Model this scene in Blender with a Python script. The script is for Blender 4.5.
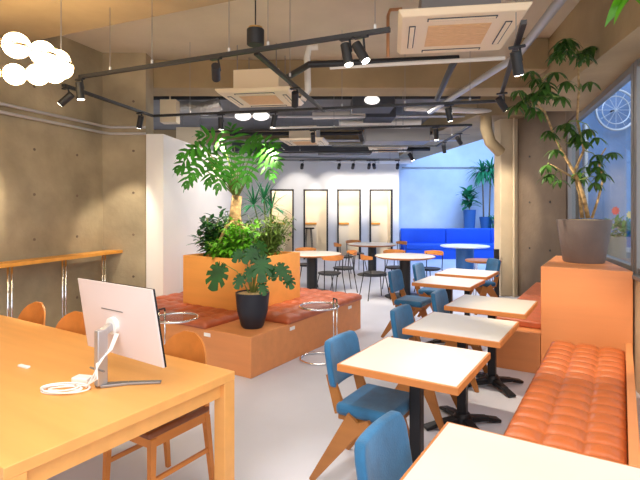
import bpy, bmesh, math, random
from mathutils import Vector, Matrix, Euler
random.seed(7)
S = bpy.context.scene
COL = S.collection
for o in list(bpy.data.objects): bpy.data.objects.remove(o, do_unlink=True)
PI = math.pi
# ---------------------------------------------------------------- camera
EYE = 1.6; F = 480.0; CX = 320.0; HY = 208.0
cam = bpy.data.objects.new('camera', bpy.data.cameras.new('camera')); COL.objects.link(cam)
cam.location = (0, 0, EYE); cam.rotation_euler = (PI/2, 0, 0)
cam.data.sensor_width = 36; cam.data.lens = 36*F/640; cam.data.shift_y = -(240-HY)/640.0
cam.data.clip_start = 0.05; cam.data.clip_end = 200
S.camera = cam
S.view_settings.view_transform = 'Standard'; S.view_settings.look = 'None'
S.view_settings.gamma = 1; S.view_settings.use_curve_mapping = False
S.view_settings.exposure = 1.12
# ---------------------------------------------------------------- world and large lights
w = bpy.data.worlds.new('world'); S.world = w; w.use_nodes = True
wb = w.node_tree.nodes['Background']; wb.inputs[0].default_value = (0.97, 0.96, 1.0, 1); wb.inputs[1].default_value = 0.55

def K(t):   # rough lamp tints
    return {'warm': (1.0, .74, .42), 'soft': (1.0, .86, .66), 'white': (1.0, .95, .88), 'cool': (.78, .86, 1.0), 'blue': (.34, .56, 1.0)}[t]
def area(name, loc, rot, sx, sy, power, tint):
    l = bpy.data.lights.new(name, 'AREA'); l.shape = 'RECTANGLE'; l.size = sx; l.size_y = sy; l.energy = power; l.color = K(tint)
    o = bpy.data.objects.new(name, l); COL.objects.link(o); o.location = loc; o.rotation_euler = rot; return o
area('storefront_daylight', (1.2, -2.6, 2.3), (math.radians(84), 0, 0), 5.5, 2.6, 45, 'white')
area('overhead_fill_front', (-.2, .9, 3.2), (0, 0, 0), 4.2, 2.2, 64, 'white')  # soft top fill added out of view, no fixture modelled
area('overhead_fill_rear', (.6, 7.9, 3.18), (0, 0, 0), 4.0, .5, 60, 'white')  # added top fill below the rear ceiling, without a fixture
area('skylight_daylight', (4.7, 13.6, 4.4), (math.radians(12), 0, 0), 2.4, 5.0, 210, 'blue')
area('street_dusk_light', (5.1, 6.9, 4.3), (math.radians(42), 0, 0), 2.4, 1.2, 34, 'blue')

# ---------------------------------------------------------------- measured directions
UR = Vector((.5325, .8464, 0)); UL = Vector((-.8464, .5325, 0)); RZ = -math.radians(32.17)   # furniture grid
WD = Vector((.309, .951, 0)); WN = Vector((-.951, .309, 0))                                   # side walls
def onz(px, py, z):
    Y = F*(EYE-z)/(py-HY); return Vector(((px-CX)*Y/F, Y, z))
def aty(px, py, Y): return Vector(((px-CX)*Y/F, Y, EYE-(py-HY)*Y/F))

# ---------------------------------------------------------------- materials
M = {}
def mat(name, col, rough=.6, metal=0, var=0, scale=6, bump=0, bscale=None, emit=None, estr=0, alpha=None, coat=0, sheen=0, col2=None, trans=0):
    m = bpy.data.materials.new(name); m.use_nodes = True; nt = m.node_tree; N = nt.nodes; L = nt.links
    b = N['Principled BSDF']; b.inputs['Base Color'].default_value = (*col, 1)
    b.inputs['Roughness'].default_value = rough; b.inputs['Metallic'].default_value = metal
    if coat: b.inputs['Coat Weight'].default_value = coat
    if sheen: b.inputs['Sheen Weight'].default_value = sheen
    if trans: b.inputs['Transmission Weight'].default_value = trans
    if emit: b.inputs['Emission Color'].default_value = (*emit, 1); b.inputs['Emission Strength'].default_value = estr
    if var or bump:
        tc = N.new('ShaderNodeTexCoord'); nz = N.new('ShaderNodeTexNoise'); nz.inputs['Scale'].default_value = scale
        nz.inputs['Detail'].default_value = 6; L.new(tc.outputs['Object'], nz.inputs['Vector'])
        if var:
            r = N.new('ShaderNodeValToRGB'); r.color_ramp.elements[0].position = .32; r.color_ramp.elements[1].position = .7
            c2 = col2 or tuple(min(1, c*(1+var)) for c in col)
            r.color_ramp.elements[0].color = (*[c*(1-var) for c in col], 1); r.color_ramp.elements[1].color = (*c2, 1)
            L.new(nz.outputs['Fac'], r.inputs['Fac']); L.new(r.outputs['Color'], b.inputs['Base Color'])
        if bump:
            n2 = N.new('ShaderNodeTexNoise'); n2.inputs['Scale'].default_value = bscale or scale*8; L.new(tc.outputs['Object'], n2.inputs['Vector'])
            bp = N.new('ShaderNodeBump'); bp.inputs['Strength'].default_value = bump; bp.inputs['Distance'].default_value = .02
            L.new(n2.outputs['Fac'], bp.inputs['Height']); L.new(bp.outputs['Normal'], b.inputs['Normal'])
    M[name] = m; return m
mat('concrete_warm', (.36, .295, .19), .85, var=.3, scale=1.6, bump=.25, bscale=18)
mat('concrete_ceiling', (.63, .545, .42), .9, var=.10, scale=1.2, bump=.15, bscale=14)
mat('concrete_beam', (.40, .295, .165), .9, var=.15, scale=1.4, bump=.2, bscale=14)
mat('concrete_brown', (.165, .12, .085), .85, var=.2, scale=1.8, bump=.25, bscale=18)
mat('concrete_pale', (.62, .66, .74), .85, var=.12, scale=1.1, bump=.15, bscale=14)
mat('pillar_cream', (.62, .50, .34), .8, var=.08, scale=3, bump=.1)
mat('white_wall', (.84, .81, .78), .7, var=.02, scale=2)
mat('niche_wall', (.84, .76, .64), .75, var=.02, scale=2)
mat('floor_concrete', (.64, .655, .74), .42, var=.07, scale=.9, bump=.04, bscale=9)
mat('steel_dark', (.014, .014, .017), .5)
mat('black', (.012, .013, .016), .5)
mat('black_iron', (.015, .016, .02), .42, metal=.4, bump=.05, scale=30)
mat('chrome', (.82, .82, .84), .12, metal=1)
mat('pipe_grey', (.55, .55, .56), .4, metal=.6)
mat('pipe_white', (.78, .74, .68), .5)
mat('aluminium', (.50, .50, .53), .35, metal=.7)
mat('ac_plastic', (.90, .74, .52), .5)
mat('ac_grille', (.78, .50, .26), .6, var=.05, scale=20)
mat('laminate', (.69, .63, .55), .38, var=.015, scale=3)
def wood(name, c, ring=.12, rough=.45):
    m = mat(name, c, rough, var=ring, scale=3); nt = m.node_tree
    mp = nt.nodes.new('ShaderNodeMapping'); mp.inputs['Scale'].default_value = (.35, 4, 4)
    nz = [n for n in nt.nodes if n.type == 'TEX_NOISE'][0]; tc = [n for n in nt.nodes if n.type == 'TEX_COORD'][0]
    nt.links.new(tc.outputs['Object'], mp.inputs['Vector']); nt.links.new(mp.outputs['Vector'], nz.inputs['Vector'])
wood('wood_desk', (.80, .39, .115), .06, .4)
wood('wood_edge', (.56, .20, .05), .12)
wood('wood_chair', (.62, .22, .045), .10)
wood('wood_leg', (.38, .15, .035), .12)
wood('wood_shelf', (.80, .36, .06), .08)
wood('wood_panel', (.72, .285, .10), .05, .5)
wood('wood_plinth', (.76, .285, .10), .04, .5)
wood('wood_planter', (.86, .38, .09), .04, .5)
mat('leather_orange', (.52, .13, .032), .36, var=.08, scale=9, bump=.15, bscale=120)
mat('leather_rust', (.50, .12, .045), .42, var=.12, scale=9, bump=.15, bscale=120)
mat('leather_brown', (.20, .06, .02), .4, bump=.1, scale=40)
mat('velvet_blue', (.014, .13, .29), .8, var=.35, scale=6, bump=.12, bscale=160, sheen=.25)
mat('vinyl_blue', (.010, .10, .62), .5, var=.05, scale=3)
mat('pot_black', (.012, .016, .028), .45, bump=.08, scale=30)
mat('pot_brown', (.17, .13, .115), .7, var=.08, scale=5, bump=.2, bscale=60)
mat('pot_blue', (.03, .12, .32), .5)
mat('soil', (.60, .42, .20), .9, var=.35, scale=40, bump=.5, bscale=60)
mat('leaf_bright', (.17, .52, .03), .45, var=.35, scale=5)
mat('leaf_mid', (.045, .22, .03), .42, var=.35, scale=5)
mat('leaf_dark', (.022, .11, .022), .42, var=.4, scale=5)
mat('leaf_olive', (.11, .20, .03), .5, var=.35, scale=5)
mat('leaf_crown', (.045, .23, .02), .42, var=.4, scale=3)
mat('leaf_umbrella', (.05, .13, .02), .45, var=.4, scale=5)
mat('leaf_monstera', (.012, .12, .018), .42, var=.35, scale=9)
mat('leaf_teal', (.03, .26, .10), .5, var=.3, scale=5)
for k in ('leaf_bright', 'leaf_mid', 'leaf_dark', 'leaf_olive', 'leaf_teal', 'leaf_crown', 'leaf_umbrella', 'leaf_monstera'):
    nt = M[k].node_tree; b = nt.nodes['Principled BSDF']; out = nt.nodes['Material Output']
    tr = nt.nodes.new('ShaderNodeBsdfTranslucent'); mx = nt.nodes.new('ShaderNodeMixShader'); mx.inputs[0].default_value = .32
    rp = [n for n in nt.nodes if n.type == 'VALTORGB'][0]; nt.links.new(rp.outputs['Color'], tr.inputs['Color'])
    nt.links.new(b.outputs[0], mx.inputs[1]); nt.links.new(tr.outputs[0], mx.inputs[2]); nt.links.new(mx.outputs[0], out.inputs[0])
mat('stem', (.20, .26, .06), .6, var=.2, scale=8)
mat('trunk', (.42, .27, .12), .85, var=.45, scale=22, bump=.6, bscale=30)
mat('trunk_dark', (.19, .12, .06), .85, var=.3, scale=18, bump=.4)
mat('monitor_back', (.72, .62, .61), .45)
mat('screen', (.01, .01, .012), .2)
mat('white_plastic', (.9, .89, .88), .4)
mat('grey_metal', (.30, .29, .30), .35, metal=.7)
mat('copper', (.55, .27, .13), .4, metal=.6)
mat('silver_foil', (.6, .6, .6), .35, metal=.9, bump=.8, scale=20, bscale=30)
mat('duct_dark', (.05, .055, .07), .6)
mat('frame_grey', (.26, .25, .25), .5, metal=.2)
mat('asphalt', (.10, .12, .16), .9, var=.15, scale=3)
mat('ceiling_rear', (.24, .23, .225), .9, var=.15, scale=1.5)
mat('outer_wall', (.16, .25, .40), .85, var=.2, scale=1.5, bump=.2)
mat('globe', (1, .9, .7), .3, emit=(1.0, .74, .40), estr=6)
mat('lens', (1, .95, .85), .3, emit=(1.0, .92, .78), estr=8)
mat('white_glow', (.95, .95, .93), .3, emit=(1.0, .96, .9), estr=.5)  # white with a weak glow added, for the ovals and duct cap
mat('brass', (.65, .42, .15), .3, metal=.9)
mat('flower_red', (.8, .05, .04), .6); mat('flower_yellow', (.85, .6, .05), .6); mat('flower_blue', (.05, .2, .8), .6)
g = bpy.data.materials.new('glass'); g.use_nodes = True; nt = g.node_tree; nt.nodes.clear()
a = nt.nodes.new('ShaderNodeBsdfTransparent'); a.inputs[0].default_value = (.88, .94, .97, 1)
c = nt.nodes.new('ShaderNodeBsdfGlossy'); c.inputs['Roughness'].default_value = .02
x = nt.nodes.new('ShaderNodeMixShader'); lw_ = nt.nodes.new('ShaderNodeLayerWeight'); pw_ = nt.nodes.new('ShaderNodeMath'); pw_.operation = 'POWER'; pw_.inputs[1].default_value = 5; fr = nt.nodes.new('ShaderNodeMath'); fr.operation = 'MULTIPLY'; fr.inputs[1].default_value = .45; nt.links.new(lw_.outputs['Facing'], pw_.inputs[0]); nt.links.new(pw_.outputs[0], fr.inputs[0])
o_ = nt.nodes.new('ShaderNodeOutputMaterial'); nt.links.new(fr.outputs[0], x.inputs[0]); nt.links.new(a.outputs[0], x.inputs[1]); nt.links.new(c.outputs[0], x.inputs[2]); nt.links.new(x.outputs[0], o_.inputs[0])
M['glass'] = g

g2_ = g.copy(); g2_.name = 'glass_clear'; M['glass_clear'] = g2_
for n_ in g2_.node_tree.nodes:
    if n_.type == 'MATH' and n_.operation == 'MULTIPLY': n_.inputs[1].default_value = .25
# ---------------------------------------------------------------- mesh builder
class MB:
    def __init__(s): s.bm = bmesh.new()
    def box(s, c, d, rz=0, rot=None):
        m = Matrix.Translation(Vector(c)) @ (rot.to_4x4() if rot else Matrix.Rotation(rz, 4, 'Z')) @ Matrix.Diagonal((*d, 1))
        bmesh.ops.create_cube(s.bm, size=1, matrix=m); return s
    def bb(s, x0, x1, y0, y1, z0, z1): return s.box(((x0+x1)/2, (y0+y1)/2, (z0+z1)/2), (x1-x0, y1-y0, z1-z0))
    def bar(s, p0, p1, wd, ht, wd1=None, ht1=None):     # tapering beam between two points
        p0 = Vector(p0); p1 = Vector(p1); d = (p1-p0).normalized()
        up = Vector((0, 0, 1)) if abs(d.z) < .95 else Vector((1, 0, 0))
        sd = d.cross(up).normalized(); u = sd.cross(d).normalized(); wd1 = wd1 or wd; ht1 = ht1 or ht; vs = []
        for p, a, b in ((p0, wd, ht), (p1, wd1, ht1)):
            for i, j in ((-1, -1), (1, -1), (1, 1), (-1, 1)): vs.append(s.bm.verts.new(p+sd*a/2*i+u*b/2*j))
        for f in ((3, 2, 1, 0), (4, 5, 6, 7), (0, 1, 5, 4), (1, 2, 6, 5), (2, 3, 7, 6), (3, 0, 4, 7)): s.bm.faces.new([vs[k] for k in f])
        return s
    def prism(s, poly, z0, z1):
        if sum(poly[i][0]*poly[(i+1) % len(poly)][1]-poly[(i+1) % len(poly)][0]*poly[i][1] for i in range(len(poly))) < 0: poly = poly[::-1]
        a = [s.bm.verts.new((p[0], p[1], z0)) for p in poly]; b = [s.bm.verts.new((p[0], p[1], z1)) for p in poly]; n = len(poly)
        s.bm.faces.new(a[::-1]); s.bm.faces.new(b)
        for i in range(n): s.bm.faces.new((a[i], a[(i+1) % n], b[(i+1) % n], b[i]))
        return s
    def tube(s, pts, r, seg=10, caps=True, closed=False):
        pts = [Vector(p) for p in pts]; n = len(pts); rs = r if isinstance(r, (list, tuple)) else [r]*n; rings = []; up = None
        for i, p in enumerate(pts):
            if closed: d = pts[(i+1) % n]-pts[i-1]
            else: d = pts[min(i+1, n-1)]-pts[max(i-1, 0)]
            d.normalize()
            if up is None: up = Vector((0, 0, 1)) if abs(d.z) < .9 else Vector((1, 0, 0))
            sd = d.cross(up).normalized(); up = sd.cross(d).normalized()
            rings.append([s.bm.verts.new(p+(sd*math.cos(2*PI*k/seg)+up*math.sin(2*PI*k/seg))*rs[i]) for k in range(seg)])
        for i in range(n if closed else n-1):
            A, B = rings[i], rings[(i+1) % n]
            for k in range(seg): s.bm.faces.new((A[k], B[k], B[(k+1) % seg], A[(k+1) % seg]))
        if caps and not closed: s.bm.faces.new(rings[0]); s.bm.faces.new(rings[-1][::-1])
        return s
    def lathe(s, prof, c=(0, 0, 0), seg=32):
        rings = []
        for r, z in prof:
            if r < 1e-5: rings.append([s.bm.verts.new((c[0], c[1], c[2]+z))])
            else: rings.append([s.bm.verts.new((c[0]+r*math.cos(2*PI*k/seg), c[1]+r*math.sin(2*PI*k/seg), c[2]+z)) for k in range(seg)])
        for A, B in zip(rings, rings[1:]):
            for k in range(seg):
                k2 = (k+1) % seg
                if len(A) == 1 and len(B) == 1: continue
                if len(A) == 1: s.bm.faces.new((A[0], B[k2], B[k]))
                elif len(B) == 1: s.bm.faces.new((A[k], A[k2], B[0]))
                else: s.bm.faces.new((A[k], A[k2], B[k2], B[k]))
        return s
    def ring(s, c, R, r, seg=40, sub=8):
        return s.tube([(c[0]+R*math.cos(2*PI*k/seg), c[1]+R*math.sin(2*PI*k/seg), c[2]) for k in range(seg)], r, sub, closed=True)
    def sphere(s, c, r, sc=(1, 1, 1), u=24, v=14):
        bmesh.ops.create_uvsphere(s.bm, u_segments=u, v_segments=v, radius=r, matrix=Matrix.Translation(Vector(c)) @ Matrix.Diagonal((*sc, 1))); return s
    def build(s, name, m, parent=None, smooth=False, bevel=0, label=None, solid=0):
        bmesh.ops.recalc_face_normals(s.bm, faces=s.bm.faces) if not solid else None
        me = bpy.data.meshes.new(name); s.bm.to_mesh(me); s.bm.free()
        me.materials.append(M[m]); o = bpy.data.objects.new(name, me); COL.objects.link(o)
        if parent is not None: o.parent = parent
        if bevel:
            b = o.modifiers.new('bevel', 'BEVEL'); b.width = bevel; b.segments = 3; b.limit_method = 'ANGLE'; b.angle_limit = math.radians(40)
        if smooth or bevel:
            for p in me.polygons: p.use_smooth = True
            if smooth != 'all':
                try:
                    me.set_sharp_from_angle(angle=math.radians(38))
                except Exception: pass
        if label: o['label'] = label
        return o
def thing(name, label, cat, loc=(0, 0, 0), rz=0, group=None):
    o = bpy.data.objects.new(name, None); o.empty_display_size = .1; COL.objects.link(o); o.location = loc; o.rotation_euler = (0, 0, rz)
    o['label'] = label; o['category'] = cat
    if group: o['group'] = group
    return o
def tag(o, label, cat, group=None, loc=None, rz=None):
    o['label'] = label; o['category'] = cat
    if group: o['group'] = group
    if loc is not None: o.location = loc
    if rz is not None: o.rotation_euler = (0, 0, rz)
    return o
def struct(o): o['kind'] = 'structure'; return o
def copy_tree(o, label=None, group=None, loc=None, rz=None, parent=None):
    c = o.copy(); COL.objects.link(c)
    if parent is not None: c.parent = parent
    if label: c['label'] = label
    if group: c['group'] = group
    if loc is not None: c.location = loc
    if rz is not None: c.rotation_euler = (0, 0, rz)
    for ch in list(o.children): copy_tree(ch, parent=c)
    return c

# ================================================================ THE ROOM
H = 3.64
struct(MB().bb(-8, 10, -4, 19, -.12, 0).build('floor', 'floor_concrete'))
# left concrete wall with form-tie holes
W0 = Vector((-3.36, 4.76, 0)); WC = W0+WD*1.627
pa = W0-WD*6.5
mb = MB().prism([(pa.x, pa.y), (WC.x, WC.y), ((WC+WN*.2).x, (WC+WN*.2).y+.2), ((pa+WN*.2).x, (pa+WN*.2).y)], 0, H)
struct(mb.build('wall_left', 'concrete_warm'))
mb = MB()
for t in (-.6, .0, .6, 1.2):
    for z in (.5, 1.25, 1.75, 2.25, 2.95):
        p = W0+WD*t-WN*.002; mb.tube([(p.x, p.y, z), (p.x-WN.x*.004, p.y-WN.y*.004, z)], .016, 12)
for x_ in (-2.45,):
    for z in (.7, 1.25, 1.8, 2.35, 3.0): mb.tube([(x_, 6.308, z), (x_, 6.300, z)], .016, 12)
struct(mb.build('trim_1', 'concrete_brown'))
struct(MB().prism([(WC.x-.02, 6.306), (-2.29, 6.306), (-2.29, 6.6), (WC.x-.3, 6.6)], 0, H).build('wall_left_return', 'concrete_warm'))
# low white partition block
struct(MB().prism([(-2.275, 6.27), (-2.045, 6.27), (-1.73, 9.4), (-2.275, 9.4)], 0, 2.57).build('wall_partition', 'white_wall', bevel=.01))
struct(MB().prism([(-2.037, 6.97), (-2.037+.004, 6.97), (-1.955+.004, 7.3), (-1.955, 7.3)], 0.02, .06).build('trim_2', 'white_wall'))
# main ceiling (open to a taller light well at the back right)
struct(MB().prism([(-9, -1.5), (2.3, -1.5), (3.95, 7.0), (-9, 7.0)], H, H+.15).build('ceiling', 'concrete_ceiling'))
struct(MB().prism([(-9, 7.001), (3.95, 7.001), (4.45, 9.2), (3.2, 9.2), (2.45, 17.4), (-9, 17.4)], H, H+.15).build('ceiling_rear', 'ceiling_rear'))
struct(MB().prism([(3.0, 9.0), (7.4, 9.0), (7.4, 17.4), (2.4, 17.4)], 4.75, 4.85).build('ceiling_light_well', 'concrete_pale'))
# beams
b0 = Vector((-2.55, 4.74, 0)); bd = Vector((.918, -.396, 0)); bn = Vector((-.396, -.918, 0))
p1 = b0-bd*1.2; p2 = b0+bd*3.9; q = 2.3
struct(MB().prism([(p1.x, p1.y), (p2.x, p2.y), ((p2+bn*q).x, (p2+bn*q).y), ((p1+bn*q).x, (p1+bn*q).y)], 3.3, H-.001).build('trim_3', 'concrete_beam', bevel=.012))
struct(MB().bb(-2.9, 3.55, 6.6, 7.1, 3.25, H-.001).build('trim_4', 'concrete_beam', bevel=.012))
struct(MB().bb(-9, 2.4, 12.5, 12.95, 3.3, H-.001).build('trim_5', 'concrete_beam', bevel=.012))
# lower soffit beside the light well
struct(MB().prism([(2.75, 8.4), (4.45, 8.4), (3.87, 11.1), (3.13, 16.99), (2.47, 16.99), (2.47, 10.5)], 3.22, H-.002).build('trim_6', 'concrete_beam', bevel=.01))
struct(MB().prism([(3.9, 11.0), (4.0, 11.0), (3.25, 16.99), (3.15, 16.99)], H, 4.75).build('wall_light_well', 'concrete_pale'))
# back wall with four tall openings
YB = 15.0
def bx(px): return (px-CX)*YB/F
ops = [(271, 293), (304.3, 327.3), (338, 360.2), (370.2, 391.8)]
zt = 2.16; mb = MB(); xs = -4.6
for a, b in ops:
    mb.bb(xs, bx(a), YB, YB+.14, 0, H-.002); mb.bb(bx(a), bx(b), YB, YB+.14, zt, H-.002); xs = bx(b)
mb.bb(xs, 2.47, YB, YB+.14, 0, H-.002)
struct(mb.build('wall_back', 'white_wall'))
mb = MB()
mb.bb(-4.6, 2.47, YB+1.35, YB+1.45, 0, 3.2)                       # niche rear
for a, b in ops:
    for xx in (bx(a)-.12, bx(b)+.06): mb.bb(xx, xx+.06, YB+.14, YB+1.35, 0, 3.2)
    mb.bb(bx(a)-.06, bx(b)+.06, YB+.14, YB+1.35, 2.6, 2.66)
struct(mb.build('wall_niches', 'niche_wall'))
struct(MB().bb(2.33, 2.47, YB+.14, 17.0, 0, H).build('wall_back_side', 'white_wall'))
for i, (a, b) in enumerate(ops):
    x0, x1 = bx(a), bx(b); mb = MB(); t = .05
    mb.bb(x0-t/2, x0+t/2, YB-.03, YB+.10, 0, zt+t/2); mb.bb(x1-t/2, x1+t/2, YB-.03, YB+.10, 0, zt+t/2); mb.bb(x0-t/2, x1+t/2, YB-.03, YB+.10, zt-t/2, zt+t/2)
    struct(mb.build('trim_%d' % (i+7), 'black'))
# light-well room behind, pale concrete
struct(MB().bb(2.33, 7.4, 17.0, 17.2, 0, 4.75).build('wall_back_court', 'concrete_pale'))
struct(MB().bb(7.3, 7.45, 9.0, 17.0, 0, 4.75).build('wall_court_right', 'concrete_pale'))
struct(MB().bb(2.9, 6.6, 16.96, 17.0, 3.0, 3.05).build('trim_11', 'frame_grey'))
# right wall: window wall, brown return and cream pillar
R0 = Vector((2.8, 4.3, 0))
def rw(t, off=0): p = R0+WD*t-WN*off; return (p.x, p.y)
def rwall(name, t0, t1, z0, z1, m, o0=0, o1=.2, bevel=0):
    return struct(MB().prism([rw(t0, o0), rw(t1, o0), rw(t1, o1), rw(t0, o1)], z0, z1).build(name, m, bevel=bevel))
rwall('wall_right', -6.2, 3.42, 0, .98, 'pillar_cream')
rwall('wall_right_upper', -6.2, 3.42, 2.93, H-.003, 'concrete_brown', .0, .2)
def bk(Y): return 1.686+.184*Y
struct(MB().prism([(bk(1.6), 1.6), (bk(6.58), 6.58), (3.60, 6.58), (1.99, 1.62)], 2.926, H-.003).build('trim_12', 'concrete_beam', bevel=.01))
struct(MB().bb(2.42, bk(5.74)-.002, 5.74, 6.0, 3.26, H-.004).build('trim_16', 'concrete_beam', bevel=.01))
rwall('trim_13', -6.2, 3.42, .98, 1.01, 'frame_grey', -.03, .2)
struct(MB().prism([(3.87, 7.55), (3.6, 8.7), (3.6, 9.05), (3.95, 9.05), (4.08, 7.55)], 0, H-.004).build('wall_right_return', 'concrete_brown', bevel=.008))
struct(MB().bb(3.28, 3.598, 8.72, 9.05, 0, H-.002).build('wall_right_pillar', 'pillar_cream', bevel=.012))
mb = MB()
for y_ in (7.9, 8.4):
    for z in (.9, 1.7, 2.5): x_ = 3.6+(8.7-y_)*.2348; mb.tube([(x_, y_, z), (x_-.008, y_-.002, z)], .018, 12)
struct(mb.build('trim_14', 'black'))
# windows: frame and pane
def window(n, t0, t1):
    f = MB()
    for t, wd in ((t0, .07), (t1, .07)):
        f.prism([rw(t-wd/2, .03), rw(t+wd/2, .03), rw(t+wd/2, .13), rw(t-wd/2, .13)], 1.01, 2.93)
    f.prism([rw(t0, .04), rw(t1, .04), rw(t1, .12), rw(t0, .12)], 1.01, 1.06); f.prism([rw(t0, .04), rw(t1, .04), rw(t1, .12), rw(t0, .12)], 2.86, 2.93)
    o = struct(f.build('window_%d' % n, 'frame_grey'))
    MB().prism([rw(t0, .075), rw(t1, .075), rw(t1, .083), rw(t0, .083)], 1.05, 2.87).build('pane', 'glass', o)
window(1, .13, 3.36); window(2, -3.2, .03)
# outside
struct(MB().bb(4.15, 8.5, 8.8, 8.98, 0, 4.4).build('wall_outside', 'outer_wall'))

# ================================================================ PLANTER BENCH
C0 = onz(251, 379, 0)
IN = .58; BW = .98; BL = 1.07; PW = IN*2+BW; PL = IN*2+BL; PH = .39
def tufted(mb, x0, x1, y0, y1, z0, z1, nx, ny, puff=.02, res=6):
    """cushion whose top is quilted into nx by ny pillows"""
    gx = nx*res; gy = ny*res; top = []
    for i in range(gx+1):
        row = []
        for j in range(gy+1):
            u = i/gx*nx % 1; v = j/gy*ny % 1
            h_ = (abs(math.sin(PI*u))**.38)*(abs(math.sin(PI*v))**.38)
            row.append(mb.bm.verts.new((x0+(x1-x0)*i/gx, y0+(y1-y0)*j/gy, z1-puff+puff*h_)))
        top.append(row)
    for i in range(gx):
        for j in range(gy): mb.bm.faces.new((top[i][j], top[i+1][j], top[i+1][j+1], top[i][j+1]))
    per = [top[i][0] for i in range(gx+1)]+[top[gx][j] for j in range(1, gy+1)]+[top[i][gy] for i in range(gx-1, -1, -1)]+[top[0][j] for j in range(gy-1, 0, -1)]
    lo = [mb.bm.verts.new((v.co.x, v.co.y, z0)) for v in per]; n = len(per)
    for k in range(n): mb.bm.faces.new((per[k], lo[k], lo[(k+1) % n], per[(k+1) % n]))
    mb.bm.faces.new(lo); return mb
pb = thing('planter_bench', 'square orange plywood bench island with quilted rust seats around a raised planter box', 'bench', C0, RZ)
MB().bb(-PW, 0, 0, PL, 0, PH).build('platform', 'wood_panel', pb, bevel=.006)
bo = MB(); t = .03
bo.bb(-IN-BW, -IN, IN, IN+t, PH, 1.03).bb(-IN-BW, -IN, IN+BL-t, IN+BL, PH, 1.03).bb(-IN-BW, -IN-BW+t, IN+t, IN+BL-t, PH, 1.03).bb(-IN-t, -IN, IN+t, IN+BL-t, PH, 1.03)
bo.build('planter_box', 'wood_planter', pb)
MB().bb(-IN-BW+t, -IN-t, IN+t, IN+BL-t, PH, .97).build('soil', 'soil', pb)
g_ = .004
for (x0, x1, y0, y1, nx, ny) in ((-PW, -IN-g_, -.015, IN-g_, 8, 3), (-IN+g_, .015, IN+g_, PL, 3, 8), (-PW, -IN-BW-g_, IN+g_, PL, 3, 8), (-IN-BW+g_, -IN-g_, IN+BL+g_, PL, 5, 3)):
    tufted(MB(), x0, x1, y0, y1, PH, PH+.085, nx, ny, .034).build('seat_cushion', 'leather_rust', pb, smooth='all')
for sx, sy, rz_ in ((-.565, -.004, 0), (.004, .66, PI/2), (.004, .02+1.9, PI/2)):
    so = MB().box((sx, sy, .335), (.085, .008, .035), rz_).build('power_socket', 'white_plastic', pb, bevel=.002)

# ================================================================ BENCH ALONG THE WINDOW AND PLINTH
B1 = onz(552, 339, .45)          # rear left top corner of the near bench
bench = thing('window_bench', 'long bench with quilted orange leather seat beside the window', 'bench', (B1.x, B1.y, 0), RZ)
BWd = .545; BLn = 2.2
MB().bb(.02, BWd, -BLn, 0, 0, .36).build('base', 'wood_panel', bench, bevel=.004)
tufted(MB(), 0, BWd-.005, -BLn, -.01, .36, .462, 3, 16, .036, 10).build('seat_cushion', 'leather_orange', bench, smooth='all')
MB().bb(BWd, BWd+.045, -BLn, 0, 0, .50).build('back_board', 'wood_plinth', bench, bevel=.003)
PC = Vector((2.12, 4.61, 0))
plinth = MB().prism([(0, 0), (.742, 0), (.742, .04), (.437, 1.25), (0, 1.25)], 0, 1.04).build('display_plinth', 'wood_plinth', bevel=.006)
tag(plinth, 'tall orange plywood plinth by the window carrying a large potted tree', 'plinth', loc=PC, rz=RZ)
b2 = thing('side_bench', 'low orange bench with flat rust leather seat tucked beside the tall plinth', 'bench', PC, RZ)
MB().prism([(-.46, 0), (-.005, 0), (-.005, 1.26), (.42, 1.26), (-.02, 3.0), (-.46, 3.0)], 0, .385).build('base', 'wood_panel', b2)
MB().bb(-.465, -.01, .20, 1.72, .385, .46).build('seat_cushion', 'leather_rust', b2, bevel=.02)
MB().bb(-.465, -.02, 1.74, 3.0, .385, .46).build('seat_cushion', 'leather_rust', b2, bevel=.02)

# ================================================================ DESK, MONITOR AND SMALL ITEMS
DC = onz(235, 371, .74)
desk = thing('desk', 'long honey coloured wooden worktable in the left foreground', 'table', (DC.x, DC.y, 0), RZ)
DL = 2.75; DW = 1.12
MB().bb(-DL, 0, -DW, 0, .695, .74).build('tabletop', 'wood_desk', desk, bevel=.003)
ap = MB(); ap.bb(-DL+.05, -.03, -DW+.03, -DW+.055, .62, .695).bb(-DL+.05, -.03, -.055, -.03, .62, .695).bb(-.055, -.03, -DW+.055, -.055, .62, .695).bb(-DL+.05, -DL+.075, -DW+.055, -.055, .62, .695)
ap.build('apron', 'wood_desk', desk)
for x_, y_ in ((-.001, -.001), (-.001, -DW+.076), (-DL+.076, -.001), (-DL+.076, -DW+.076)):
    MB().bb(x_-.075, x_, y_-.075, y_, 0, .6948).build('leg', 'wood_desk', desk, bevel=.003)
# monitor
def rel(p, o, rz=RZ):
    v = Vector(p)-Vector(o); return Matrix.Rotation(-rz, 3, 'Z') @ v
ST = onz(101, 387, .74)
mon = thing('monitor', 'slim desktop monitor with pinkish white back on a grey metal stand', 'monitor', ST, RZ)
TLp = aty(79, 278, 2.58); TRp = aty(153, 289.5, 2.225); BRp = aty(165, 367.5, 2.225); BLp = TLp+(BRp-TRp)
TLp, TRp, BRp, BLp = [rel(p, ST) for p in (TLp, TRp, BRp, BLp)]
nrm = (TRp-TLp).cross(BLp-TLp).normalized()
if nrm.y > 0: nrm = -nrm     # toward the viewer = back side
mb = MB()
def slab(mb, quad, n, d0, d1, inset=0):
    c = sum(quad, Vector())/4; q = [c+(p-c)*(1-inset) for p in quad]
    a = [mb.bm.verts.new(p+n*d0) for p in quad]; b = [mb.bm.verts.new(p+n*d1) for p in q]
    mb.bm.faces.new(a); mb.bm.faces.new(b[::-1])
    for i in range(4): mb.bm.faces.new((a[i], b[i], b[(i+1) % 4], a[(i+1) % 4]))
quad = [TLp, TRp, BRp, BLp]
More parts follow.
